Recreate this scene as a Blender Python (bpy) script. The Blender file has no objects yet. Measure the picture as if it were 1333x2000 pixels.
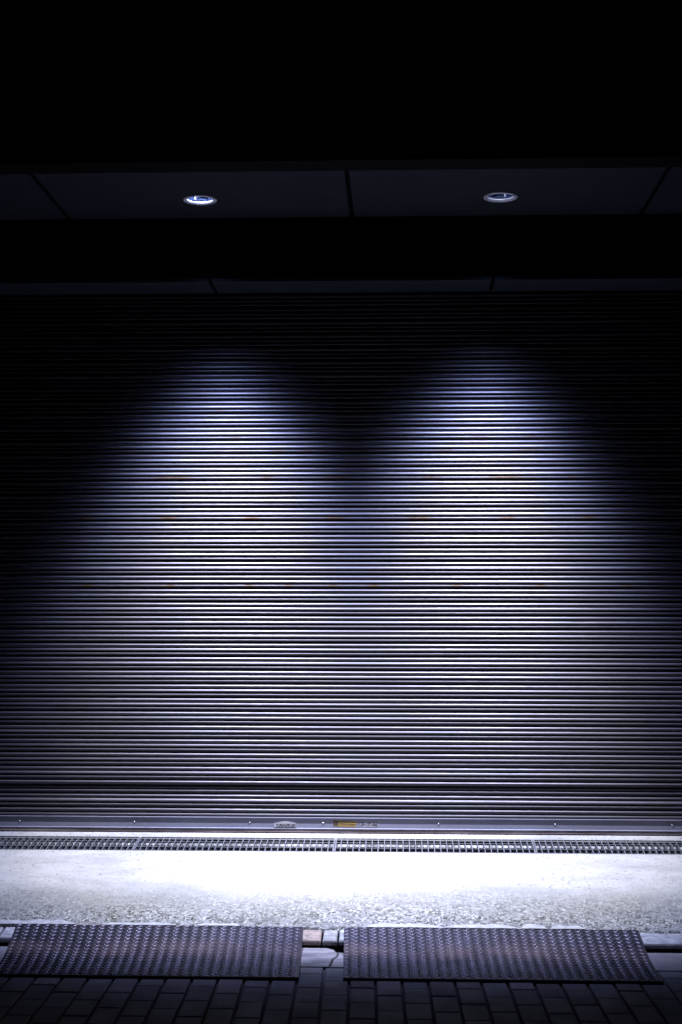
import bpy, bmesh, math, random
import numpy as np
from mathutils import Matrix, Vector
random.seed(7)
rng = np.random.default_rng(7)
S = bpy.context.scene
C = S.collection
R = math.radians

# ------------------------------------------------------------------ camera
CAM_H, CAM_D, FPX = 1.1516, 7.92, 2900.0
cd = bpy.data.cameras.new('camera'); cam = bpy.data.objects.new('camera', cd); C.objects.link(cam)
cd.sensor_fit = 'VERTICAL'; cd.sensor_height = 24.0; cd.lens = FPX / 2000 * 24.0
cd.clip_start = 0.05; cd.clip_end = 400
# world Y (towards the shutter) and world X seen from the camera
vy = Vector((113.5, -200, -FPX)).normalized()
vx = Vector((1, 0.00144, 0.03904)).normalized()
vx = (vx - vy * vx.dot(vy)).normalized()
vz = vx.cross(vy)
M = Matrix((vx, vy, vz))                    # rows = world axes in camera space -> camera to world
cam.matrix_world = Matrix.Translation((0, -CAM_D, CAM_H)) @ M.to_4x4()
S.camera = cam

# ------------------------------------------------------------------ world: night sky
w = bpy.data.worlds.new('World'); S.world = w; w.use_nodes = True
nt = w.node_tree; bg = nt.nodes['Background']
sky = nt.nodes.new('ShaderNodeTexSky'); sky.sky_type = 'NISHITA'; sky.sun_disc = False
sky.sun_elevation = R(-4); sky.sun_rotation = R(150)
nt.links.new(sky.outputs[0], bg.inputs[0]); bg.inputs[1].default_value = 0.02
S.view_settings.view_transform = 'Standard'; S.view_settings.look = 'None'
S.view_settings.exposure = 0.0; S.view_settings.gamma = 1.0
S.render.engine = 'CYCLES'

LAMP_W = 2050.0          # power of each downlight
SPOT_HALF = 41          # half angle of the beam, degrees
SPOT_TILT = 8           # tilt towards the shutter

BEAM = ((0, .94), (8, .98), (12, .96), (16, .85), (19, .66), (22, .51), (25, .32), (27.5, .155), (30, .052), (33, .012), (37, .002), (40, 0), (50, 0))

# ------------------------------------------------------------------ helpers
def tag(o, label=None, cat=None, group=None, kind=None):
    if label: o['label'] = label
    if cat: o['category'] = cat
    if group: o['group'] = group
    if kind: o['kind'] = kind
    return o

def empty(name, loc=(0, 0, 0)):
    o = bpy.data.objects.new(name, None); C.objects.link(o); o.location = loc
    o.empty_display_size = 0.1
    return o

def link(name, me, mat=None, parent=None, smooth=False):
    o = bpy.data.objects.new(name, me); C.objects.link(o)
    if mat: me.materials.append(mat)
    if smooth: me.polygons.foreach_set('use_smooth', [True] * len(me.polygons))
    if parent: o.parent = parent
    return o

class MB:
    def __init__(s): s.v = []; s.f = []
    def add(s, vs, fs):
        b = len(s.v); s.v += [tuple(x) for x in vs]; s.f += [tuple(b + i for i in f) for f in fs]
    def box(s, x0, x1, y0, y1, z0, z1, fn=None):
        vs = [(x, y, z) for x in (x0, x1) for y in (y0, y1) for z in (z0, z1)]
        if fn: vs = [fn(*p) for p in vs]
        s.add(vs, [(0, 1, 3, 2), (4, 6, 7, 5), (0, 4, 5, 1), (2, 3, 7, 6), (0, 2, 6, 4), (1, 5, 7, 3)])
    def mesh(s, name):
        me = bpy.data.meshes.new(name); me.from_pydata(s.v, [], s.f)
        bm = bmesh.new(); bm.from_mesh(me); bmesh.ops.recalc_face_normals(bm, faces=bm.faces); bm.to_mesh(me); bm.free()
        return me
    def build(s, name, mat, parent=None, smooth=False, bevel=0):
        o = link(name, s.mesh(name), mat, parent, smooth)
        if bevel:
            m = o.modifiers.new('bevel', 'BEVEL'); m.width = bevel; m.segments = 2; m.limit_method = 'ANGLE'
        return o

def lathe(pts, n=64):
    """pts (r, z) -> ring mesh lists"""
    vs = []; fs = []
    for r, z in pts:
        for k in range(n):
            a = 2 * math.pi * k / n; vs.append((r * math.cos(a), r * math.sin(a), z))
    for i in range(len(pts) - 1):
        for k in range(n):
            fs.append((i * n + k, i * n + (k + 1) % n, (i + 1) * n + (k + 1) % n, (i + 1) * n + k))
    return vs, fs

class Mat:
    """small node-graph builder"""
    def __init__(s, name, base=(.5, .5, .5), rough=.5, metal=0, spec=.5):
        s.m = bpy.data.materials.new(name); s.m.use_nodes = True
        s.t = s.m.node_tree; s.b = s.t.nodes['Principled BSDF']
        s.b.inputs['Base Color'].default_value = (*base, 1)
        s.b.inputs['Roughness'].default_value = rough
        s.b.inputs['Metallic'].default_value = metal
        s.b.inputs['Specular IOR Level'].default_value = spec
        s._co = None
    def n(s, typ, **kw):
        x = s.t.nodes.new(typ)
        for k, v in kw.items(): setattr(x, k, v)
        return x
    def l(s, a, b): s.t.links.new(a, b)
    def co(s):
        if not s._co: s._co = s.n('ShaderNodeTexCoord').outputs['Object']
        return s._co
    def mapping(s, scale):
        m = s.n('ShaderNodeMapping'); m.inputs['Scale'].default_value = scale; s.l(s.co(), m.inputs[0]); return m.outputs[0]
    def noise(s, scale, detail=4, rough=.6, sc=(1, 1, 1)):
        x = s.n('ShaderNodeTexNoise'); x.inputs['Scale'].default_value = scale
        x.inputs['Detail'].default_value = detail; x.inputs['Roughness'].default_value = rough
        s.l(s.mapping(sc), x.inputs['Vector']); return x.outputs[0]
    def ramp(s, src, stops):
        r = s.n('ShaderNodeValToRGB'); e = r.color_ramp.elements
        while len(e) > 1: e.remove(e[-1])
        for i, (p, c) in enumerate(stops):
            el = e[0] if i == 0 else e.new(p)
            el.position = p; el.color = (*c, 1) if len(c) == 3 else c
        s.l(src, r.inputs[0]); return r.outputs[0]
    def rng(s, src, a, b, c=0, d=1):
        r = s.n('ShaderNodeMapRange'); r.clamp = True
        for i, v in enumerate((a, b, c, d)): r.inputs[i + 1].default_value = v
        s.l(src, r.inputs[0]); return r.outputs[0]
    def math(s, op, a, b=None):
        x = s.n('ShaderNodeMath', operation=op)
        for i, v in enumerate((a, b)):
            if v is None: continue
            if isinstance(v, (int, float)): x.inputs[i].default_value = v
            else: s.l(v, x.inputs[i])
        return x.outputs[0]
    def mix(s, fac, a, b, blend='MIX'):
        x = s.n('ShaderNodeMix', data_type='RGBA', blend_type=blend)
        for i, v in ((0, fac), (6, a), (7, b)):
            if isinstance(v, (int, float)): x.inputs[i].default_value = v
            elif isinstance(v, tuple): x.inputs[i].default_value = (*v, 1)
            else: s.l(v, x.inputs[i])
        return x.outputs[2]
    def bump(s, src, dist, strength=1):
        x = s.n('ShaderNodeBump'); x.inputs['Distance'].default_value = dist; x.inputs['Strength'].default_value = strength
        s.l(src, x.inputs['Height']); s.l(x.outputs[0], s.b.inputs['Normal'])
    def xyz(s):
        x = s.n('ShaderNodeSeparateXYZ'); s.l(s.co(), x.inputs[0]); return x.outputs

# ------------------------------------------------------------------ materials
def m_slat():
    m = Mat('slat_paint', (.3, .3, .34), .4, .6, .25)
    st = m.noise(1.0, 5, .6, (1.6, 1, 60))          # long streaks along each slat
    blot = m.noise(2.2, 5, .65, (1, 1, 1.3))
    fine = m.noise(60, 3, .6, (.25, 1, 1))
    col = m.mix(m.rng(st, .35, .65), (.044, .043, .056), (.066, .066, .080))
    col = m.mix(m.rng(blot, .35, .65, 0, .5), col, (.055, .050, .066))
    at = m.n('ShaderNodeAttribute', attribute_name='rust')
    rm = m.math('MULTIPLY', at.outputs['Fac'], m.rng(m.noise(45, 4, .6, (.5, 1, 1)), .30, .44))
    rcol = m.mix(m.noise(30, 3), (.009, .006, .004), (.060, .032, .020))
    col = m.mix(rm, col, rcol)
    m.l(col, m.b.inputs['Base Color'])
    m.l(m.rng(fine, .3, .7, .41, .49), m.b.inputs['Roughness'])
    m.l(m.math('MULTIPLY', m.math('SUBTRACT', 1.0, rm), .6), m.b.inputs['Metallic'])
    return m.m
def m_rail():
    m = Mat('rail_aluminium', (.26, .26, .34), .42, .4, .5)
    n = m.noise(8, 5, .6, (.3, 1, 1))
    m.l(m.mix(m.rng(n, .3, .7), (.18, .182, .255), (.24, .243, .32)), m.b.inputs['Base Color'])
    m.bump(m.noise(90, 3), .0004, .3)
    return m.m
def m_seal():
    m = Mat('weather_seal', (.3, .25, .27), .6)
    n = m.noise(14, 5, .65, (.35, 1, 2))
    m.l(m.mix(m.rng(n, .35, .65), (.08, .06, .065), (.21, .175, .19)), m.b.inputs['Base Color'])
    return m.m
def m_soffit():
    m = Mat('soffit_paint', (.03, .034, .05), .7, 0, .3)
    n = m.noise(5, 5, .6)
    m.l(m.mix(m.rng(n, .3, .7), (.014, .018, .028), (.021, .025, .038)), m.b.inputs['Base Color'])
    m.bump(m.noise(160, 3), .0006, .3)
    return m.m
def m_black(name='black_cladding', c=.0028):
    m = Mat(name, (c, c, c * 1.2), .7, 0, .1)
    m.l(m.mix(m.noise(3, 4), (c * .7,) * 3, (c * 1.3, c * 1.3, c * 1.5)), m.b.inputs['Base Color'])
    return m.m
def m_concrete():
    m = Mat('apron_concrete', (.6, .6, .6), .85, 0, .3)
    x, y, z = m.xyz()
    # worn towards the kerb: y from -0.75 down to -1.4
    wob = m.math('MULTIPLY', m.math('SUBTRACT', m.noise(1.7, 4), .5), .45)
    wear = m.rng(m.math('ADD', y, wob), -.80, -1.25)
    fine = m.noise(62, 5, .75, (.9, .8, 1))
    grit = m.noise(150, 3, .7)
    vor = m.n('ShaderNodeTexVoronoi'); vor.inputs['Scale'].default_value = 92; m.l(m.mapping((1, .62, 1)), vor.inputs['Vector'])
    smooth = m.mix(m.rng(m.noise(6, 6, .65), .3, .7), (.22, .217, .23), (.275, .275, .285))
    smooth = m.mix(m.rng(fine, .56, .63, 0, .75), smooth, (.075, .072, .078))
    stone = m.ramp(vor.outputs['Color'], [(0, (.04, .04, .04)), (.22, (.10, .10, .095)), (.45, (.30, .30, .30)), (1, (.62, .615, .62))])
    pits = m.rng(m.math('ADD', m.math('MULTIPLY', grit, .25), m.math('MULTIPLY', fine, .75)), .46, .53)
    worn = m.mix(pits, (.018, .018, .016), stone)
    worn = m.mix(m.rng(m.noise(2.2, 4), .45, .65, 0, .5), worn, (.62, .64, .48), 'MULTIPLY')
    dens = m.math('MULTIPLY', wear, m.rng(m.noise(30, 6, .8, (.7, .8, 1)), .38, .56, .10, 1))
    col = m.mix(dens, smooth, worn)
    stain = m.noise(3.1, 6, .7, (.6, 1.6, 1))
    col = m.mix(m.rng(stain, .50, .66, 0, .45), col, (.13, .128, .135))
    # smoky band of dirt
    band = m.math('MULTIPLY', m.rng(m.math('ADD', y, wob), -.78, -1.0), m.rng(m.math('ADD', y, wob), -1.40, -1.1))
    col = m.mix(m.math('MULTIPLY', band, .35), col, (.075, .075, .07))
    # hairline crack
    vc = m.n('ShaderNodeTexVoronoi', feature='DISTANCE_TO_EDGE'); vc.inputs['Scale'].default_value = .9
    m.l(m.mix(.12, m.mapping((1, 1, 1)), m.noise(6, 4), 'ADD'), vc.inputs['Vector'])
    col = m.mix(m.rng(vc.outputs['Distance'], .0, .003, .25, 0), col, (.12, .12, .12))
    m.l(col, m.b.inputs['Base Color'])
    h = m.math('ADD', m.math('MULTIPLY', m.math('MULTIPLY', vor.outputs['Distance'], wear), -1.2), m.math('MULTIPLY', fine, .35))
    m.bump(h, .004, 1)
    return m.m
def m_mortar():
    m = Mat('mortar', (.7, .7, .72), .8)
    m.l(m.mix(m.rng(m.noise(30, 5), .35, .65), (.26, .26, .275), (.40, .40, .415)), m.b.inputs['Base Color'])
    m.bump(m.noise(80, 4), .002, .5)
    return m.m
def m_kerb():
    m = Mat('kerb_stone', (.4, .38, .4), .8)
    at = m.n('ShaderNodeAttribute', attribute_name='tint')
    n = m.noise(40, 6, .7, (.6, 1, 1))
    col = m.mix(m.rng(n, .35, .65, .25, 1), (.07, .07, .07), at.outputs['Color'])
    m.l(col, m.b.inputs['Base Color']); m.bump(n, .003, .7)
    return m.m
def m_paver():
    m = Mat('paver', (.2, .2, .22), .75, 0, .4)
    at = m.n('ShaderNodeAttribute', attribute_name='tint')
    n = m.noise(70, 5, .65); g = m.noise(7, 5, .6)
    col = m.mix(m.rng(n, .3, .7, .35, 0), at.outputs['Color'], (.06, .055, .07))
    col = m.mix(m.rng(g, .45, .7, 0, .5), col, (.09, .085, .10))
    m.l(col, m.b.inputs['Base Color']); m.bump(m.math('ADD', n, g), .0022, .8)
    m.l(m.rng(g, .3, .7, .6, .85), m.b.inputs['Roughness'])
    return m.m
def m_slabstone():
    m = Mat('broken_stone', (.3, .29, .32), .75)
    n = m.noise(9, 6, .6, (.8, 1.6, 1))
    m.l(m.mix(m.rng(n, .35, .65), (.12, .108, .115), (.34, .31, .325)), m.b.inputs['Base Color']); m.bump(n, .006, .8)
    return m.m
def m_plate():
    m = Mat('ramp_steel', (.1, .1, .12), .42, .7, .5)
    x, y, z = m.xyz()
    n = m.noise(6, 6, .65); f = m.noise(90, 4, .6)
    col = m.mix(m.rng(n, .3, .7), (.038, .034, .049), (.074, .068, .094))
    # rust scuffed band where wheels turn onto the plate (a patch with its own shape)
    d = m.math('ABSOLUTE', m.math('SUBTRACT', y, m.math('ADD', .36, m.math('MULTIPLY', m.math('SUBTRACT', m.noise(2.5, 4), .5), .3))))
    rb = m.math('MULTIPLY', m.rng(d, .13, .02), m.rng(m.noise(3.3, 5, .6), .36, .60))
    col = m.mix(m.math('MULTIPLY', rb, .8), col, m.mix(f, (.06, .035, .04), (.16, .095, .10)))
    m.l(col, m.b.inputs['Base Color'])
    m.l(m.math('MULTIPLY', m.math('SUBTRACT', 1.0, rb), .8), m.b.inputs['Metallic'])
    m.l(m.rng(f, .3, .7, .33, .42), m.b.inputs['Roughness']); m.bump(f, .0004, .2)
    return m.m
def m_galv():
    m = Mat('galvanised_steel', (.42, .43, .5), .45, .6)
    m.l(m.mix(m.rng(m.noise(25, 4), .3, .7), (.12, .125, .16), (.21, .215, .26)), m.b.inputs['Base Color'])
    return m.m
def m_trench():
    m = Mat('trench_concrete', (.4, .4, .42), .8)
    m.l(m.mix(m.rng(m.noise(12, 5), .4, .6), (.06, .06, .065), (.22, .22, .23)), m.b.inputs['Base Color'])
    return m.m
def m_plain(name, c, r=.5, me=0, bump=0):
    m = Mat(name, c, r, me)
    m.l(m.mix(m.noise(40, 3), tuple(v * .85 for v in c), tuple(min(1, v * 1.12) for v in c)), m.b.inputs['Base Color'])
    return m.m
def m_emit(name, c, s):
    m = Mat(name, c, .4); m.b.inputs['Emission Color'].default_value = (*c, 1); m.b.inputs['Emission Strength'].default_value = s
    return m.m
def m_asphalt():
    m = Mat('asphalt', (.05, .05, .05), .9)
    n = m.noise(120, 4, .7)
    m.l(m.mix(n, (.025, .025, .027), (.075, .075, .08)), m.b.inputs['Base Color']); m.bump(n, .004, .8)
    return m.m
K = {f.__name__[2:]: f() for f in (m_slat, m_rail, m_seal, m_soffit, m_black, m_concrete, m_mortar, m_kerb, m_paver,
                                   m_slabstone, m_plate, m_galv, m_trench, m_asphalt)}

# ------------------------------------------------------------------ levels
SLOPE = .1472                                  # apron falls towards the street
def apron_z(y): return SLOPE * y               # y is negative in front of the shutter
Y_KERB = -1.382                                # front edge of the apron
Z_EDGE = apron_z(Y_KERB)
Y_FACE = -1.52                                # kerb face
Z_KTOP = Z_EDGE - .004
KSL = .17                                      # the kerb top falls to its nose
Z_PAVE = -.2634                         # paving at the kerb
PSL = .015
def pave_z(y): return Z_PAVE + PSL * (y - Y_FACE)
XL, XR = -3.6, 3.0                             # extent of the shop front
SOF_LO, SOF_HI = 2.883, 3.222
Y_BEAM, Y_FRONT = -.294, -1.117

# ------------------------------------------------------------------ ground
mb = MB(); mb.box(-60, 60, -80, -9.0, -.55, pave_z(-9) - .02)
tag(mb.build('road', K['asphalt']), kind='structure')
mb = MB(); mb.add([(-60, -9.0, pave_z(-9) - .05), (60, -9.0, pave_z(-9) - .05), (60, Y_FACE + .02, pave_z(Y_FACE) - .05), (-60, Y_FACE + .02, pave_z(Y_FACE) - .05)], [(0, 1, 2, 3)])
tag(mb.build('ground', K['asphalt']), kind='structure')

# apron, cut around the drain
GY0, GY1 = -.319, -.0855                        # drain opening
def sheet(x0, x1, ys, nx, zf, skirt=None):
    xs = np.linspace(x0, x1, nx + 1); mbx = MB(); n = len(ys)
    vs = [(x, y, zf(x, y)) for x in xs for y in ys]
    fs = [(i * n + j, (i + 1) * n + j, (i + 1) * n + j + 1, i * n + j + 1) for i in range(nx) for j in range(n - 1)]
    b = len(vs)
    vs += [(x, y, (zf(x, y) - skirt) if skirt and y == ys[-1] else -.5) for x in xs for y in (ys[0], ys[-1])]
    for i in range(nx):
        fs.append((i * n, b + 2 * i, b + 2 * i + 2, (i + 1) * n)); fs.append((i * n + n - 1, (i + 1) * n + n - 1, b + 2 * i + 3, b + 2 * i + 1))
    mbx.add(vs, fs); return mbx
def hash1(x): return math.sin(x * 12.9898) * 43758.5453 % 1
def wave(x, f, s=0):
    t = x * f + s * 17.3; i = math.floor(t); u = t - i; u = u * u * (3 - 2 * u)
    return hash1(i + s) * (1 - u) + hash1(i + 1 + s) * u - .5
mb = sheet(XL, XR, list(np.linspace(.5, GY1, 6)), 60, lambda x, y: apron_z(y), skirt=.012)
back = mb
front = sheet(XL, XR, [GY0 - i * (GY0 - Y_KERB) / 90 for i in range(90)] + [Y_KERB, Y_KERB - .012], 900,
              lambda x, y: apron_z(y) + (.0028 * (wave(x, 60, 1 + round(y * 70)) + wave(x, 25, 5 + round(y * 30))) * min(1, max(0, (-.8 - y) / .4)))
              - (.022 + .02 * wave(x, 30, 2) if y < Y_KERB - .005 else 0) - (.004 * (wave(x, 18, 3) + .5) if abs(y - Y_KERB) < .006 else 0))
back.add(front.v, front.f)
ap = back.build('apron', K['concrete'], smooth=True); tag(ap, kind='structure')
# trench under the grates
mb = MB()
mb.box(XL, XR, GY0 - .05, GY0, -.24, apron_z(GY0) - .030)
mb.box(XL, XR, GY1 + .06, GY1 + .09, -.24, apron_z(GY1) - .002)
gz = apron_z(GY1)                              # a cast ledge catches light below the back of the grate
mb.add([(x, y, z) for x in (XL, XR) for y, z in ((GY1 + .002, gz - .030), (GY1 - .016, gz - .042), (GY1 - .014, gz - .047), (GY1 + .058, gz - .047), (GY1 + .058, gz - .030))],
       [(i, (i + 1) % 5, 5 + (i + 1) % 5, 5 + i) for i in range(5)])
tz = apron_z(-.20)
mb.add([(XL, GY0, tz - .075), (XR, GY0, tz - .075), (XR, -.255, tz - .115), (XL, -.255, tz - .115),
        (XL, -.17, tz - .115), (XR, -.17, tz - .115), (XR, GY1, tz - .06), (XL, GY1, tz - .06)],
       [(0, 1, 2, 3), (3, 2, 5, 4), (4, 5, 6, 7)])
tag(mb.build('drain_channel', K['trench']), kind='structure')

# mortar remnants on the apron edge
mb = MB()
def px_x(px, Z): return (px - 782.3) * Z * .9853 / 2900
for a, b_, wd in ((-60, 146, .046), (194, 346, .03), (384, 470, .026), (716, 862, .05), (868, 1010, .044), (1020, 1068, .05), (1074, 1142, .04)):
    x0, x1 = px_x(a, 6.53), px_x(b_, 6.53); n = max(6, int((x1 - x0) / .012))
    top = []; bot = []
    for i in range(n + 1):
        t = i / n; x = x0 + (x1 - x0) * t
        wv = wd * min(1, 6 * t + .15, 6 * (1 - t) + .15) * (1 + .5 * wave(x, 40, 4))
        yb = Y_KERB - .004 + .004 * wave(x, 30, 9)
        bot.append((x, yb)); top.append((x, yb + wv))
    vs = []; fs = []
    for (x, y), (x2, y2) in zip(bot, top):
        vs += [(x, y, apron_z(y) - .01), (x, y, apron_z(y) + .006), (x2, y2, apron_z(y2) + .0055), (x2, y2, apron_z(y2) - .01)]
    for i in range(n):
        for j in range(4): fs.append((4 * i + j, 4 * i + 4 + j, 4 * i + 4 + (j + 1) % 4, 4 * i + (j + 1) % 4))
    fs += [(0, 1, 2, 3), (4 * n + 3, 4 * n + 2, 4 * n + 1, 4 * n)]
    mb.add(vs, fs)
tag(mb.build('mortar_edge', K['mortar']), kind='structure')

def tint(me, cols_per_face):
    a = me.color_attributes.new('tint', 'FLOAT_COLOR', 'CORNER')
    arr = np.ones((len(me.loops), 4), dtype=np.float32)
    for p in me.polygons:
        arr[p.loop_start:p.loop_start + p.loop_total, :3] = cols_per_face[p.index]
    a.data.foreach_set('color', arr.ravel())

def rounded_block(mbx, x0, x1, y0, y1, zf, depth, r, fn=None, cols=None, col=None, dz=0, nx=1, rough=0):
    """block with softened top edge; zf gives the top height"""
    b0 = len(mbx.f)
    rings = [(0, -depth), (0, -r), (r * .35, -r * .3), (r, 0)]
    vs = []; 
    for ins, dzz in rings:
        for x, y in ((x0 + ins, y0 + ins), (x1 - ins, y0 + ins), (x1 - ins, y1 - ins), (x0 + ins, y1 - ins)):
            p = (x, y, zf(y) + dzz + dz)
            vs.append(fn(*p) if fn else p)
    fs = []
    for i in range(3):
        for k in range(4): fs.append((4 * i + k, 4 * i + (k + 1) % 4, 4 * i + 4 + (k + 1) % 4, 4 * i + 4 + k))
    fs.append((12, 13, 14, 15))
    mbx.add(vs, fs)
    if cols is not None: cols += [col] * len(fs)

# kerb: a row of stones
mb = MB(); cols = []
x = XL
joints = [XL, -2.9, -2.30, -1.72, -1.05, -.62, px_x(629, 6.35), px_x(661, 6.35), .34, .95, px_x(1270, 6.35) - .03, 1.75, 2.4, XR]
tints = [(.45, .44, .48), (.5, .49, .53), (.55, .54, .58), (.5, .5, .55), (.5, .42, .40), (.40, .30, .25), (.34, .33, .34), (.42, .43, .48), (.5, .5, .55), (.4, .4, .44), (.42, .42, .47), (.38, .38, .42), (.4, .4, .45)]
for i in range(len(joints) - 1):
    rounded_block(mb, joints[i] + .004, joints[i + 1] - .004, Y_FACE, Y_KERB - .016, lambda y: Z_KTOP + KSL * (y - Y_KERB + .016), .020, .008, cols=cols, col=tints[i], dz=.002 * wave(i, 1, 3))
me = mb.mesh('kerb'); tint(me, cols); tag(link('kerb', me, K['kerb']), kind='structure')

# paving: 100 x 200 blocks laid end-on, slightly out of square with the building
mb = MB(); cols = []
PX, PY = px_x(680, 6757 / (1900 - 775) ) , Y_FACE
def rot(x, y, z):
    dx, dy = x - PX, y - PY
    return (PX + dx - dy * .024, y, z)
PW, PL = .1023, .2060
for i in range(-36, 34):
    off = 0 if i % 2 else PL / 2
    for j in range(-1, 37 if abs(i + 3) < 26 else 20):
        x0 = PX + i * PW; y1 = PY - .305 - off - (j - 1) * PL
        y0 = y1 - PL
        top = Y_FACE - .308
        if y0 > top - .03: continue
        y1c = min(y1, top)
        g = .0042 + .001 * random.random()
        v = .6 + .65 * random.random(); h = random.uniform(-.012, .012)
        c = (.15 * v + h * .6, .132 * v, .15 * v - h * .6)
        rounded_block(mb, x0 + g, x0 + PW - g, y0 + g * .7, y1c - g * .7, pave_z, .045, .005, fn=rot, cols=cols, col=c, dz=random.uniform(-.0022, .0015))
# edging course along the kerb, long blocks
x = XL
while x < XR:
    L = random.choice((.30, .40, .60))
    v = .8 + .5 * random.random()
    gap0, gap1 = px_x(590, 6.2) - .03, px_x(672, 6.2) + .03
    if x + L > gap0 and x < gap1: 
        if x < gap0 - .05: rounded_block(mb, x + .004, gap0 - .004, Y_FACE - .300, Y_FACE - .008, pave_z, .05, .006, cols=cols, col=(.22 * v, .20 * v, .23 * v))
        x = gap1; continue
    rounded_block(mb, x + .004, x + L - .004, Y_FACE - .300, Y_FACE - .008, pave_z, .05, .006, cols=cols, col=(.22 * v, .20 * v, .23 * v)); x += L
me = mb.mesh('pavement'); tint(me, cols); tag(link('pavement', me, K['paver']), kind='structure')
# mortar bed in the joints
mb = MB(); y0, y1 = -8.9, Y_FACE - .001
mb.add([(XL, y0, pave_z(y0) - .012), (XR, y0, pave_z(y0) - .012), (XR, y1, pave_z(y1) - .012), (XL, y1, pave_z(y1) - .012)], [(0, 1, 2, 3)])
tag(mb.build('joint_sand', K['asphalt']), kind='structure')
# broken stone slab filling the gap between the ramps
gx0, gx1 = px_x(590, 6.2) - .028, px_x(672, 6.2) + .02
def slab(poly, zt, name):
    mbx = MB(); n = len(poly)
    vs = [(x, y, pave_z(y) - .03) for x, y in poly] + [(x, y, pave_z(y) + zt - .005) for x, y in poly]
    cx = sum(p[0] for p in poly) / n; cy = sum(p[1] for p in poly) / n
    vs += [(cx + (x - cx) * .955, cy + (y - cy) * .93, pave_z(y) + zt) for x, y in poly]
    fs = [(i, (i + 1) % n, n + (i + 1) % n, n + i) for i in range(n)] + [(n + i, n + (i + 1) % n, 2 * n + (i + 1) % n, 2 * n + i) for i in range(n)]
    fs.append(tuple(range(2 * n, 3 * n)))
    mbx.add(vs, fs); return mbx
ya, yb = Y_FACE - .004, Y_FACE - .302
xs1 = gx0 + (gx1 - gx0) * .80
mb = slab([(gx0, yb), (xs1 - .03, yb), (xs1 - .022, yb + .06), (xs1 - .024, yb + .10), (xs1 - .006, yb + .15), (xs1 - .002, yb + .20), (xs1 - .02, ya - .03), (xs1 - .05, ya), (gx0, ya)], .006, 's')
m2 = slab([(xs1 - .02, yb + .002), (gx1, yb + .002), (gx1, ya - .08), (xs1 + .006, ya - .075), (xs1 + .002, yb + .15), (xs1 - .014, yb + .10)], .004, 's')
mb.add(m2.v, m2.f)
tag(mb.build('broken_slab', K['slabstone']), kind='structure')

# ------------------------------------------------------------------ building
bld = empty('shop_building', (0, .6, 0))
tag(bld, 'dark shop building front whose canopy with jointed grey ceiling panels hangs over the shutter', 'building')
def part(name, mbx, mat, parent=bld, **k):
    o = mbx.build(name, mat, parent, **k)
    if parent is bld: o.matrix_parent_inverse = Matrix.Translation((0, -.6, 0))
    return o
def soffit_row(xs, y0, y1, z, name, t=.02, gap=.012):
    for a, b_ in zip(xs[:-1], xs[1:]):
        m_ = MB(); m_.box(a + gap, b_ - gap, y0, y1, z, z + t)
        part(name, m_, K['soffit'], bevel=.002)
soffit_row([XL, -3.225, -1.733, -.243, 1.256, 2.750, XR], Y_FRONT, Y_BEAM - .002, SOF_HI, 'canopy_panel')
soffit_row([XL, -2.461, -.984, .492, 1.970, XR], Y_BEAM, -.015, SOF_LO, 'lintel_panel', gap=.009)
mb = MB(); mb.box(XL, XR, Y_FRONT, Y_BEAM - .002, SOF_HI + .024, SOF_HI + .05)
# holes for the lamps are covered by their cans, which pass through this backing
mb = MB()
lampx = (-.993, .506); LY = -.648; RC = .079
# backing above the panels, left open over the two lamp cans
xs = [XL, lampx[0] - .12, lampx[0] + .12, lampx[1] - .12, lampx[1] + .12, XR]
for i, (a, b_) in enumerate(zip(xs[:-1], xs[1:])):
    if i % 2 == 0: mb.box(a, b_, Y_FRONT, Y_BEAM - .002, SOF_HI + .024, SOF_HI + .05)
mb.box(XL, XR, Y_FRONT, Y_BEAM, SOF_HI + .35, SOF_HI + .38)
part('canopy_backing', mb, K['black'])
mb = MB(); mb.box(XL, XR, Y_BEAM, -.02, SOF_LO + .024, SOF_HI + .35); part('beam', mb, K['black'])
mb = MB(); mb.box(XL, XR, Y_FRONT - .160, Y_FRONT - .002, SOF_HI - .004, SOF_HI + .9)
mb.box(XL, XR, Y_FRONT - .172, Y_FRONT - .160, SOF_HI + .02, SOF_HI + .9); part('fascia', mb, K['black'])
mb = MB(); mb.box(XL, XR, -.02, .5, SOF_HI + .36, 6.5); mb.box(XL, XR, Y_FRONT - .002, -.02, SOF_HI + .86, SOF_HI + .9)
part('upper_wall', mb, K['black'])
mb = MB(); mb.box(XL, XR, .09, .5, SOF_LO + .0, SOF_HI + .36); part('shutter_box', mb, K['black'])
for a, b_ in ((XL - .5, XL), (XR, XR + .5)):
    mb = MB(); mb.box(a, b_, -.30, .5, -.5, 6.5); part('side_wall', mb, K['black'])
mb = MB(); mb.box(XL, XR, .12, .16, -.3, SOF_LO); part('inner_wall', mb, K['black'])
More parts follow.
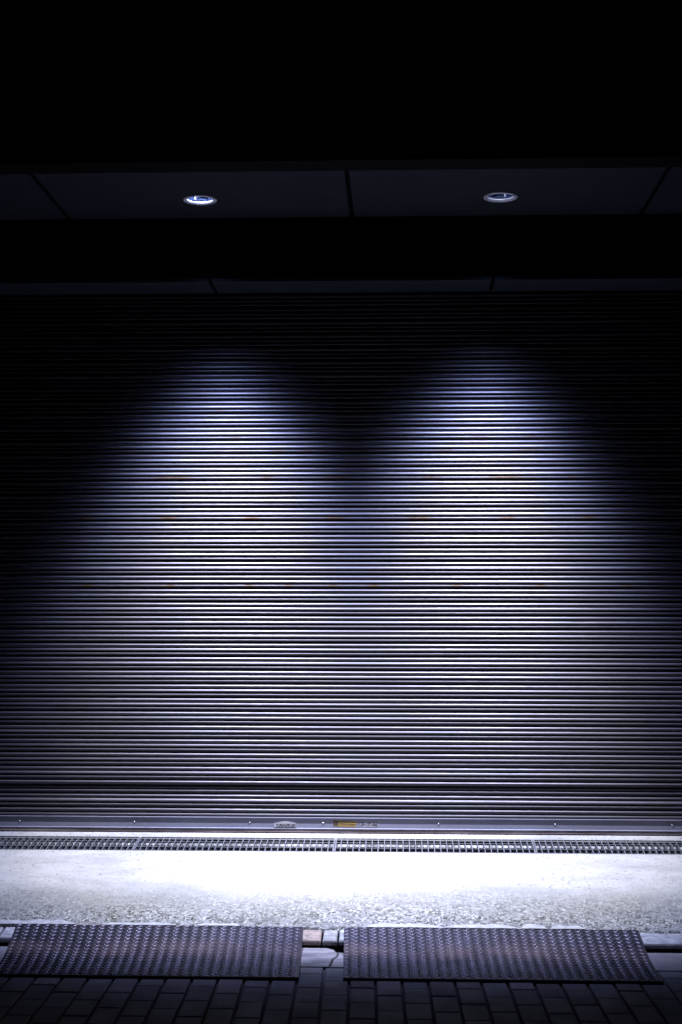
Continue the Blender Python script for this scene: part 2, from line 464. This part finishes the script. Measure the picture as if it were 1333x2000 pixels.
# round holes: cut the canopy panels where the lamps sit
for px in lampx:
    for o in [o for o in bpy.data.objects if o.name.startswith('canopy_panel')]:
        xsv = [v.co.x for v in o.data.vertices]
        if min(xsv) < px < max(xsv):
            a, b_ = min(xsv), max(xsv); y0, y1 = Y_FRONT, Y_BEAM - .002
            n = 64; m_ = MB()
            for z in (SOF_HI, SOF_HI + .02):
                ring = [(px + RC * math.cos(2 * math.pi * k / n), LY + RC * math.sin(2 * math.pi * k / n), z) for k in range(n)]
                outer = []
                for k in range(n):
                    ang = 2 * math.pi * k / n; c, s_ = math.cos(ang), math.sin(ang)
                    ts = []
                    if c > 1e-9: ts.append((b_ - px) / c)
                    if c < -1e-9: ts.append((a - px) / c)
                    if s_ > 1e-9: ts.append((y1 - LY) / s_)
                    if s_ < -1e-9: ts.append((y0 - LY) / s_)
                    t = min(ts); outer.append((px + t * c, LY + t * s_, z))
                vs = ring + outer; fs = [(k, (k + 1) % n, n + (k + 1) % n, n + k) for k in range(n)]
                # corner fills
                for cx_, cy_ in ((a, y0), (a, y1), (b_, y0), (b_, y1)):
                    best = None
                    for k in range(n):
                        p, q = outer[k], outer[(k + 1) % n]
                        onx = abs(p[0] - cx_) < 1e-6 and abs(q[1] - cy_) < 1e-6; ony = abs(p[1] - cy_) < 1e-6 and abs(q[0] - cx_) < 1e-6
                        if onx or ony: best = k
                    if best is not None:
                        vs.append((cx_, cy_, z)); fs.append((n + best, n + (best + 1) % n, len(vs) - 1))
                m_.add(vs, fs)
            m_.box(a, b_, y0 + .0, y0 + .0005, SOF_HI + .001, SOF_HI + .019)
            me = m_.mesh('canopy_panel'); me.materials.append(K['soffit']); o.data = me
            for md in list(o.modifiers): o.modifiers.remove(md)

# ------------------------------------------------------------------ downlights
trim_m = m_plain('lamp_trim', (.8, .8, .88), .4, .2)
refl_m = Mat('lamp_reflector', (.16, .22, .42), .14, 1.0)
fac = refl_m.noise(60, 2, .5); refl_m.bump(fac, .0015, .5); refl_m = refl_m.m
can_m = K['black']
def downlight(px, strength, label, turn):
    t = empty('downlight', (px, LY, SOF_HI))
    tag(t, label, 'ceiling light', 'recessed downlights in the canopy ceiling')
    m_ = MB(); m_.add(*lathe([(.078, .004), (.084, .0), (.0855, -.003), (.083, -.0065), (.074, -.0075), (.066, -.005), (.064, .001), (.0655, .006)])); m_.build('trim_ring', trim_m, t, smooth=True)
    # stepped bowl
    m_ = MB(); m_.add(*lathe([(.0655, .006), (.064, .012), (.0615, .030), (.056, .055), (.048, .078), (.040, .092)], 72)); m_.build('reflector', refl_m, t, smooth=True)
    m_ = MB(); m_.add(*lathe([(.040, .094), (.0385, .097), (.010, .099)], 48)); k = len(m_.v) - 48
    m_.f.append(tuple(range(k, k + 48))); m_.build('lamp_face', m_emit('lamp_glow', (.80, .86, 1.0), strength), t)
    m_ = MB(); m_.add(*lathe([(.077, .003), (.077, .15), (.001, .151)], 48)); m_.build('housing', can_m, t, smooth=True)
    # two clips holding the glass
    for a in (turn, turn + math.pi):
        m_ = MB(); m_.box(-.0028, .0028, .050, .061, .012, .036); o = m_.build('clip', trim_m, t); o.rotation_euler.z = a
    ld = bpy.data.lights.new('downlight_beam', 'SPOT'); ld.energy = LAMP_W; ld.color = (.82, .845, 1.0)
    ld.spot_size = R(2 * SPOT_HALF); ld.spot_blend = 0.12; ld.shadow_soft_size = .04
    # the reflector's own light distribution: full in the middle, fading to nothing at the cut-off angle
    ld.use_nodes = True; t2 = ld.node_tree; em = t2.nodes['Emission']
    tc = t2.nodes.new('ShaderNodeTexCoord'); sp = t2.nodes.new('ShaderNodeSeparateXYZ'); ab = t2.nodes.new('ShaderNodeMath'); ab.operation = 'ABSOLUTE'
    ac = t2.nodes.new('ShaderNodeMath'); ac.operation = 'ARCCOSINE'
    mr = t2.nodes.new('ShaderNodeMapRange'); mr.inputs[2].default_value = R(50)
    fc = t2.nodes.new('ShaderNodeFloatCurve')
    t2.links.new(tc.outputs['Normal'], sp.inputs[0]); t2.links.new(sp.outputs[2], ab.inputs[0]); t2.links.new(ab.outputs[0], ac.inputs[0])
    t2.links.new(ac.outputs[0], mr.inputs[0]); t2.links.new(mr.outputs[0], fc.inputs['Value']); t2.links.new(fc.outputs[0], em.inputs['Strength'])
    cr = t2.nodes.new('ShaderNodeValToRGB'); e = cr.color_ramp.elements
    e[0].position = .36; e[0].color = (1, 1, 1, 1); e[1].position = .62; e[1].color = (.60, .72, 1.15, 1)
    t2.links.new(mr.outputs[0], cr.inputs[0]); t2.links.new(cr.outputs[0], em.inputs['Color'])
    cv = fc.mapping.curves[0]
    for i, (deg, val) in enumerate(BEAM):
        if i == 0: cv.points[0].location = (deg / 50, val)
        elif i == len(BEAM) - 1: cv.points[-1].location = (deg / 50, val)
        else: cv.points.new(deg / 50, val)
    fc.mapping.update()
    lo = bpy.data.objects.new('beam', ld); C.objects.link(lo); lo.parent = t; lo.location = (0, 0, -.012)
    lo.rotation_euler = (R(SPOT_TILT), R(2.5) * (-1 if px < 0 else 1), 0)
downlight(lampx[0], 60, 'brighter recessed round downlight, left of the two in the canopy ceiling', .6)
downlight(lampx[1], 9, 'dimmer recessed round downlight with dark bowl, right of the two in the canopy ceiling', -.5)

# ------------------------------------------------------------------ roller shutter
sh = empty('roller_shutter', (0, 0, 0))
tag(sh, 'closed wide grey metal roller shutter with ribbed slats and rust flecks, lit from above', 'roller shutter')
PITCH = .0724
prof = [(0, -1.0), (.8, .6), (3.5, 3.2), (6.5, 5.4), (9.0, 6.9), (11.0, 7.5), (13.5, 7.6), (15.5, 7.2), (16.4, 6.0), (17.0, 2.6), (17.8, -3.0), (20, -6.0), (24.0, -6.0), (25.2, -2.0),
        (26.2, 3.0), (27.6, 5.8), (29.0, 6.9), (31, 7.1), (34.5, 6.9), (36.6, 6.3), (37.6, 4.4), (38.2, 0.0), (39.5, -6.0), (47.0, -7.0), (49.0, -2.5),
        (50.0, 1.2), (52.4, 3.6), (55.2, 6.0), (57.4, 7.3), (58.8, 7.3), (61, 6.4), (64.5, 4.9), (68.0, 3.2), (69.4, 1.6), (70.2, -1.0), (71.5, -2.2)]
Z_RAILTOP = .0830
SH_TOP = 3.02
rows = []
zt = .1034
k = -7
slats = []
while zt < SH_TOP:
    slats.append(zt); zt += PITCH
srng = random.Random(3)
for si, z0 in enumerate(slats):
    push = srng.uniform(-.0005, .0005)
    if si == 2: push = -.0050          # one slat hangs a little back
    if si == 3: push = .0012
    tl = srng.uniform(-.0005, .0005)
    pr = [(z0 - t / 1000, o_ / 1000 + push + tl * (t / 36 - 1), t) for t, o_ in prof]
    if si == 0: pr = [p for p in pr if p[0] > Z_RAILTOP + .0015]
    rows.append(pr)
# order from the top down
P = []
for pr in reversed(rows): P += [(z, o_, t, len(P)) for z, o_, t in pr]
pz = np.array([p[0] for p in P]); po = np.array([p[1] for p in P]); ptt = np.array([p[2] for p in P])
SX0, SX1 = XL + .03, XR - .03
xs = np.linspace(SX0, SX1, 331)
NX, NP = len(xs), len(P)
X = np.repeat(xs[:, None], NP, 1); Zz = np.repeat(pz[None], NX, 0); O = np.repeat(po[None], NX, 0)
# gentle bellying and small dents of the long slats
O = O + .0012 * np.sin(X * 1.9 + Zz * 2.1) + .0005 * np.sin(X * 7.3 + Zz * 9) 
slat_idx = np.floor((Zz - .1034) / PITCH)
Zz = Zz + .00025 * np.sin(X * 3.1 + slat_idx * 1.7)
for _ in range(26):
    cx, cz = rng.uniform(-2.3, 1.7), rng.uniform(.2, 2.6)
    O -= rng.uniform(.0004, .0013) * np.exp(-((X - cx) / rng.uniform(.02, .07)) ** 2 - ((Zz - cz) / .012) ** 2)
V = np.stack([X, -O, Zz], -1).reshape(-1, 3)
ii, jj = np.meshgrid(np.arange(NX - 1), np.arange(NP - 1), indexing='ij')
a = (ii * NP + jj).ravel()
F = np.stack([a, a + 1, a + NP + 1, a + NP], -1)
me = bpy.data.meshes.new('curtain')
me.vertices.add(len(V)); me.vertices.foreach_set('co', V.ravel().astype(np.float32))
me.loops.add(F.size); me.loops.foreach_set('vertex_index', F.ravel().astype(np.int32))
me.polygons.add(len(F)); me.polygons.foreach_set('loop_start', (np.arange(len(F)) * 4).astype(np.int32))
me.polygons.foreach_set('loop_total', np.full(len(F), 4, dtype=np.int32))
me.update(); me.validate()
# rust flecks: rows of slats where hangers and rivets have rubbed
rust = np.zeros_like(X)
def fleck(px, py, half, amp=1.0):
    r = M @ Vector((px - 666.5, 1000 - py, -FPX)); t = CAM_D / r.y; xw = t * r.x; zw = CAM_H + t * r.z
    kk = round((zw - (.1034 - .031)) / PITCH); zc = .1034 + kk * PITCH
    mask = (ptt >= 26) & (ptt <= 40) & (np.abs(pz - (zc - .033)) < .01)
    hw = half * CAM_D / 2900
    prof_x = np.clip(1.6 - np.abs(xs - xw) / hw, 0, 1) * amp
    rust[:, mask] = np.maximum(rust[:, mask], prof_x[:, None])
for px in (170, 330, 492, 655, 820, 990, 1148): fleck(px, 1014, random.uniform(12, 18))
for px, h in ((336, 34), (520, 10), (660, 22), (842, 14), (988, 30), (1120, 8)): fleck(px, 937, h, .9)
for px, h in ((172, 12), (333, 7), (490, 9), (565, 6), (650, 7), (730, 9), (893, 10), (1055, 9), (1225, 9)): fleck(px, 1146, h)
for px, h in ((545, 14), (600, 8), (640, 8), (705, 22), (870, 12), (1035, 18), (1130, 8)): fleck(px, 884, h, .7)
for px, h in ((250, 9), (460, 9), (785, 10), (940, 12), (1035, 12)): fleck(px, 851, h, .6)
for px, h in ((430, 10), (720, 8), (860, 8)): fleck(px, 804, h, .5)
at = me.attributes.new('rust', 'FLOAT', 'POINT'); at.data.foreach_set('value', rust.ravel().astype(np.float32))
cur = link('curtain', me, K['slat'], sh, smooth=True)
# bottom rail: lip, flat web, lower lip, then weather seal
def extrude_x(pts, x0, x1, n=40, wob=0):
    m_ = MB(); xsx = np.linspace(x0, x1, n + 1); k = len(pts)
    vs = [(x, -y + wob * wave(x, 2, 3), z) for x in xsx for y, z in pts]
    fs = [(i * k + j, i * k + (j + 1) % k, (i + 1) * k + (j + 1) % k, (i + 1) * k + j) for i in range(n) for j in range(k)]
    fs += [tuple(range(k)), tuple(reversed(range(n * k, n * k + k)))]
    m_.add(vs, fs); return m_
rail = extrude_x([(-.012, .0825), (.010, .0825), (.0125, .0815), (.0125, .0795), (.0085, .0770), (.0065, .0760), (.0065, .0270), (.0085, .0262), (.0125, .0250), (.0125, .0228), (.010, .0218), (-.012, .0218)], SX0, SX1)
rail_o = rail.build('bottom_rail', K['rail'], sh)
extrude_x([(-.008, .0215), (.0085, .0215), (.0095, .019), (.0100, .006), (.0085, .0035), (-.008, .0035)], SX0, SX1, 80, .0015).build('weather_seal', K['seal'], sh)
bolt_m = m_plain('bolt_zinc', (.4, .4, .45), .3, .8)
proto = None
for xw in (-2.628, -2.016, -1.403, -.791, -.401, .206, .816, 1.426, 2.036):
    if proto is None:
        m_ = MB(); vs, fs = lathe([(.0001, .0032), (.0025, .0028), (.0042, .0014), (.0048, 0)], 20)
        m_.add([(x, -z, y) for x, y, z in vs], fs); proto = m_.build('bolt', bolt_m, rail_o, smooth=True); o = proto
    else:
        o = proto.copy(); C.objects.link(o); o.parent = rail_o
    o.location = (xw, -.0066, .0535)

def text_mesh(body, size, ext=.0003, width=None, bold=0):
    cu = bpy.data.curves.new('txt', 'FONT'); cu.body = body; cu.size = size; cu.extrude = ext; cu.align_x = 'LEFT'; cu.offset = bold
    o = bpy.data.objects.new('txt', cu); C.objects.link(o)
    bpy.context.view_layer.update()
    me = bpy.data.meshes.new_from_object(o.evaluated_get(bpy.context.evaluated_depsgraph_get()))
    bpy.data.objects.remove(o)
    co = np.zeros(len(me.vertices) * 3); me.vertices.foreach_get('co', co); co = co.reshape(-1, 3)
    co[:, 0] -= co[:, 0].min(); co[:, 1] -= co[:, 1].min()
    if width: co[:, 0] *= width / co[:, 0].max()
    co[:, 1] *= size / co[:, 1].max()
    out = np.stack([co[:, 0], -co[:, 2], co[:, 1]], -1)
    me.vertices.foreach_set('co', out.ravel()); me.update()
    return me
pxm = CAM_D / 2900
# embossed maker's badge
bx0, bx1 = -.660, -.544; bw = bx1 - bx0
badge_m = m_plain('badge_metal', (.5, .5, .56), .35, .6); badge_d = m_plain('badge_dark', (.02, .02, .03), .5)
n = 24; m_ = MB(); vs = []
z0b, zs, zt_ = .0305, .050, .0620
out = [(bx0, z0b), (bx1, z0b), (bx1 - .001, zs)] + [(bx1 - .006 - (bw - .012) * i / n, zs + .001 + (zt_ - zs) * math.sin(math.pi * i / n)) for i in range(n + 1)] + [(bx0, zs)]
k = len(out); vs = [(x, -.0066, z) for x, z in out] + [(x, -.0100, z) for x, z in out]
m_.add(vs, [(i, (i + 1) % k, k + (i + 1) % k, k + i) for i in range(k)] + [tuple(range(k, 2 * k))])
badge = m_.build('badge', badge_m, rail_o)
m_ = MB(); m_.box(bx0 + .010, bx1 - .004, -.0106, -.0101, .0325, .0485); m_.build('badge_field', badge_d, badge)
m_ = MB(); m_.add([(bx0 + .002, -.0112, .034), (bx0 + .014, -.0112, .034), (bx0 + .008, -.0112, .040), (bx0 + .002, -.0102, .033), (bx0 + .014, -.0102, .033), (bx0 + .008, -.0102, .041)], [(0, 1, 2), (0, 3, 4, 1), (1, 4, 5, 2), (2, 5, 3, 0)]); m_.build('badge_wedge', badge_m, badge)
o = link('badge_lettering', text_mesh('SUZUKI', .0130, .0004, bw - .022), badge_m, badge); o.location = (bx0 + .014, -.0112, .0340)
# yellow sticker with dark print, and a clear sticker with the telephone number
def sticker_xf(o): o.rotation_euler = (0, R(2.0), 0)
yel = m_plain('sticker_yellow', (.28, .18, .05), .4); ink = m_plain('sticker_ink', (.015, .013, .02), .5); clr = m_plain('sticker_clear', (.26, .255, .31), .25)
sx0, sx1, sx2 = -.349, -.228, -.112
m_ = MB(); m_.box(0, sx1 - sx0, -.0006, 0, 0, .030); st = m_.build('sticker', yel, rail_o); st.location = (sx0, -.0068, .0385); sticker_xf(st)
m_ = MB()
m_.box(.001, .0115, -.0009, -.0006, .0165, .0285); m_.box(.001, .0115, -.0009, -.0006, .0035, .0145); m_.box(.0125, .024, -.0009, -.0006, .0035, .0275)
rr = random.Random(5)
xq = .026
while xq < .118:                                   # tiny print too small to read: strokes only
    wq = rr.uniform(.003, .006)
    m_.box(xq, xq + wq, -.0009, -.0006, .0065, .0065 + rr.uniform(.002, .0045)); m_.box(xq + rr.uniform(0, .002), xq + wq, -.0009, -.0006, .012, .0155)
    if rr.random() < .6: m_.box(xq, xq + .0014, -.0009, -.0006, .0105, .017)
    xq += wq + rr.uniform(.0008, .0018)
m_.box(.026, .070, -.0009, -.0006, .0225, .0255); m_.box(.074, .118, -.0009, -.0006, .0225, .0250)
m_.build('sticker_print', ink, st)
m_ = MB(); L2 = sx2 - sx1; n = 10; pts = [(0, .001), (L2 - .012, .001)] + [(L2 - .012 + .012 * math.sin(math.pi * i / n), .015 - .014 * math.cos(math.pi * i / n)) for i in range(1, n)] + [(L2 - .012, .029), (0, .029)]
k = len(pts); m_.add([(x, 0, z) for x, z in pts] + [(x, -.0005, z) for x, z in pts], [(i, (i + 1) % k, k + (i + 1) % k, k + i) for i in range(k)] + [tuple(range(k, 2 * k))])
ph = m_.build('sticker', clr, rail_o); ph.location = (sx1 + .001, -.0068, .0365); sticker_xf(ph)
o = link('sticker_number', text_mesh('0120-129-365', .019, .0002, L2 - .008, .0006), ink, ph); o.location = (.003, -.0009, .006)
for a, s_ in ((XL, 1), (XR, -1)):
    m_ = MB(); x0, x1 = (a, a + .05) if s_ > 0 else (a - .05, a)
    m_.box(x0, x1, -.035, -.014, 0.0, SH_TOP - .14); m_.box(x0, x1, .012, .03, 0.0, SH_TOP - .14); m_.build('guide_rail', K['rail'], sh)

# ------------------------------------------------------------------ drain grates
gw = .2335 / math.cos(math.atan(SLOPE))
def grate(x0, x1, label):
    t = empty('drain_grate', (x0, GY1, apron_z(GY1)))
    tag(t, label, 'drain grate', 'steel drain grates in a row in front of the shutter')
    t.rotation_euler = (math.atan(SLOPE), 0, 0)
    L = x1 - x0; D = -gw
    m_ = MB(); g = .0015; m_.box(g, g + .006, D + .004, -.004, -.022, .0012); m_.box(L - g - .006, L - g, D + .004, -.004, -.022, .0012)
    m_.box(g + .006, L - g - .006, D + .004, D + .008, -.022, .0008); m_.box(g + .006, L - g - .006, -.0065, -.004, -.005, .0008)
    m_.build('frame', K['galv'], t)
    m_ = MB(); nb = 32
    for i in range(1, nb): x = L * i / nb; m_.box(x - .0019, x + .0019, D + .008, -.008, -.020, 0)
    m_.build('bearing_bars', K['galv'], t)
    m_ = MB()
    for f in (.33, .715): y = D * f; m_.box(g + .006, L - g - .006, y - .0028, y + .0028, -.008, .0004)
    m_.build('cross_bars', K['galv'], t)
jx = [-2.378, -1.356, -.332, .689, 1.711]
for i, lb in enumerate(('leftmost steel drain grate, cut by the left edge of the photo, before the shutter',
                        'second steel drain grate from the left, in front of the shutter badge',
                        'third steel drain grate from the left, right of the yellow sticker above',
                        'rightmost steel drain grate, cut by the right edge of the photo, before the shutter')):
    grate(jx[i], jx[i + 1], lb)

# ------------------------------------------------------------------ kerb ramps
def ramp_profile(s):
    """s metres from the top edge -> (y, z) falling towards the street"""
    return None
RTOP_Y, RBOT_Y = -1.394, -2.03
def ramp_z(y, hz0, hz1):
    # steeper over the kerb, nearly flat where it meets the paving
    return float(np.interp(y, RY, RZ)) + hz1 - RZ[0]
_y = np.linspace(-2.03, -1.35, 137)
_z = np.interp(_y, [-2.03, -1.85, -1.68, -1.42, -1.39], [-.2605, -.2575, -.247, -.2015, -.199])
RY = _y; RZ = np.convolve(np.pad(_z, 9, mode='edge'), np.ones(19) / 19, 'valid')
def ramp(xtl, xtr, xbl, xbr, label):
    t = empty('kerb_ramp', ((xbl + xbr) / 2, RBOT_Y, pave_z(RBOT_Y)))
    tag(t, label, 'kerb ramp', 'metal tread plate ramps against the kerb')
    ox, oy, oz = t.location
    z0, z1 = Z_EDGE + .006, pave_z(RBOT_Y) + .012
    def surf(u, v, up=0):        # u 0..1 across, v 0..1 downhill
        y = RTOP_Y + (RBOT_Y - RTOP_Y) * v
        xa = xtl + (xbl - xtl) * v; xb = xtr + (xbr - xtr) * v
        sag = .0035 * math.sin(math.pi * v) * math.sin(5 * u + xtl)
        return (xa + (xb - xa) * u - ox, y - oy, ramp_z(y, z0, z1) + sag + up - oz)
    NU, NV = 40, 28; m_ = MB(); vs = []; fs = []
    for up in (0, -.0045):
        for i in range(NU + 1):
            for j in range(NV + 1): vs.append(surf(i / NU, j / NV, up))
    n1 = NV + 1; half = (NU + 1) * n1
    for i in range(NU):
        for j in range(NV):
            a = i * n1 + j; fs.append((a, a + 1, a + n1 + 1, a + n1)); fs.append((half + a, half + a + n1, half + a + n1 + 1, half + a + 1))
    for j in range(NV):
        for i in (0, NU): a = i * n1 + j; fs.append((a, a + 1, half + a + 1, half + a))
    for i in range(NU):
        for j in (0, NV): a = i * n1 + j; fs.append((a, a + n1, half + a + n1, half + a))
    m_.add(vs, fs)
    # raised lozenges
    W = (xbr - xbl); L = abs(RBOT_Y - RTOP_Y); p, q = .0395, .037
    for lay in (0, 1):
        for i in range(int(W / p)):
            for j in range(int(L / q)):
                cu, cv = (i + .3 + .5 * lay) * p, (j + .28 + .5 * lay) * q
                if cu > W - .012 or cv > L - .012: continue
                ang = R(30) * (1 if lay == 0 else -1)
                dx, dy = math.cos(ang), math.sin(ang); hl, hw = .0150, .0044
                ring = [(-hl, 0), (-hl * .55, -hw), (hl * .55, -hw), (hl, 0), (hl * .55, hw), (-hl * .55, hw)]
                vs = []
                for (a, b_), up in [(r_, .0001) for r_ in ring] + [((r_[0] * .90, r_[1] * .68), .0016) for r_ in ring] + [((r_[0] * .66, r_[1] *   .24), .0025) for r_ in ring]:
                    vs.append(surf((cu + a * dx - b_ * dy) / W, (cv - (a * dy + b_ * dx)) / L, up))
                m_.add(vs, [(r6 + k, r6 + (k + 1) % 6, r6 + 6 + (k + 1) % 6, r6 + 6 + k) for r6 in (0, 6) for k in range(6)] + [(12, 13, 14, 15, 16, 17)])
    dk = m_.build('deck_plate', K['plate'], t, smooth=True)
    dk.data.set_sharp_from_angle(angle=R(60))
    # folded front edge and side edges down to the paving
    m_ = MB()
    ya = RBOT_Y - oy
    m_.box(xbl - ox, xbr - ox, ya - .006, ya - .0005, -.001 , z1 - oz - .001)
    m_.build('front_edge', rub, t)
    for (xa, xb) in ((xtl, xbl), (xtr, xbr)):
        sgn = 1 if xa == xtl else -1
        m_ = MB(); N = 24
        vs = []; fs = []
        for j in range(N + 1):
            v = j / N; y = RTOP_Y + (RBOT_Y - RTOP_Y) * v; x = xa + (xb - xa) * v - ox + sgn * .004
            top = ramp_z(y, z0, z1) - .0055 - oz; bot = top - .012 if y > Y_FACE - .02 else max(pave_z(y) + .001, ramp_z(y, z0, z1) - .03) - oz
            bot = min(bot, top - .001)
            vs += [(x, y - oy, top), (x + sgn * .004, y - oy, top), (x + sgn * .004, y - oy, bot), (x, y - oy, bot)]
        for j in range(N):
            for k in range(4): fs.append((4 * j + k, 4 * j + 4 + k, 4 * j + 4 + (k + 1) % 4, 4 * j + (k + 1) % 4))
        fs += [(0, 1, 2, 3), (4 * N + 3, 4 * N + 2, 4 * N + 1, 4 * N)]
        m_.add(vs, fs); m_.build('side_edge', rub, t)
rub = m_plain('ramp_edge_black', (.012, .012, .014), .6)
ramp(-1.669, -.417, -1.599, -0.393, 'left metal tread plate ramp, dark at its left end, against the kerb')
ramp(-.239, 1.022, -0.219, 1.018, 'right metal tread plate ramp with reddish rust scuffs, against the kerb')
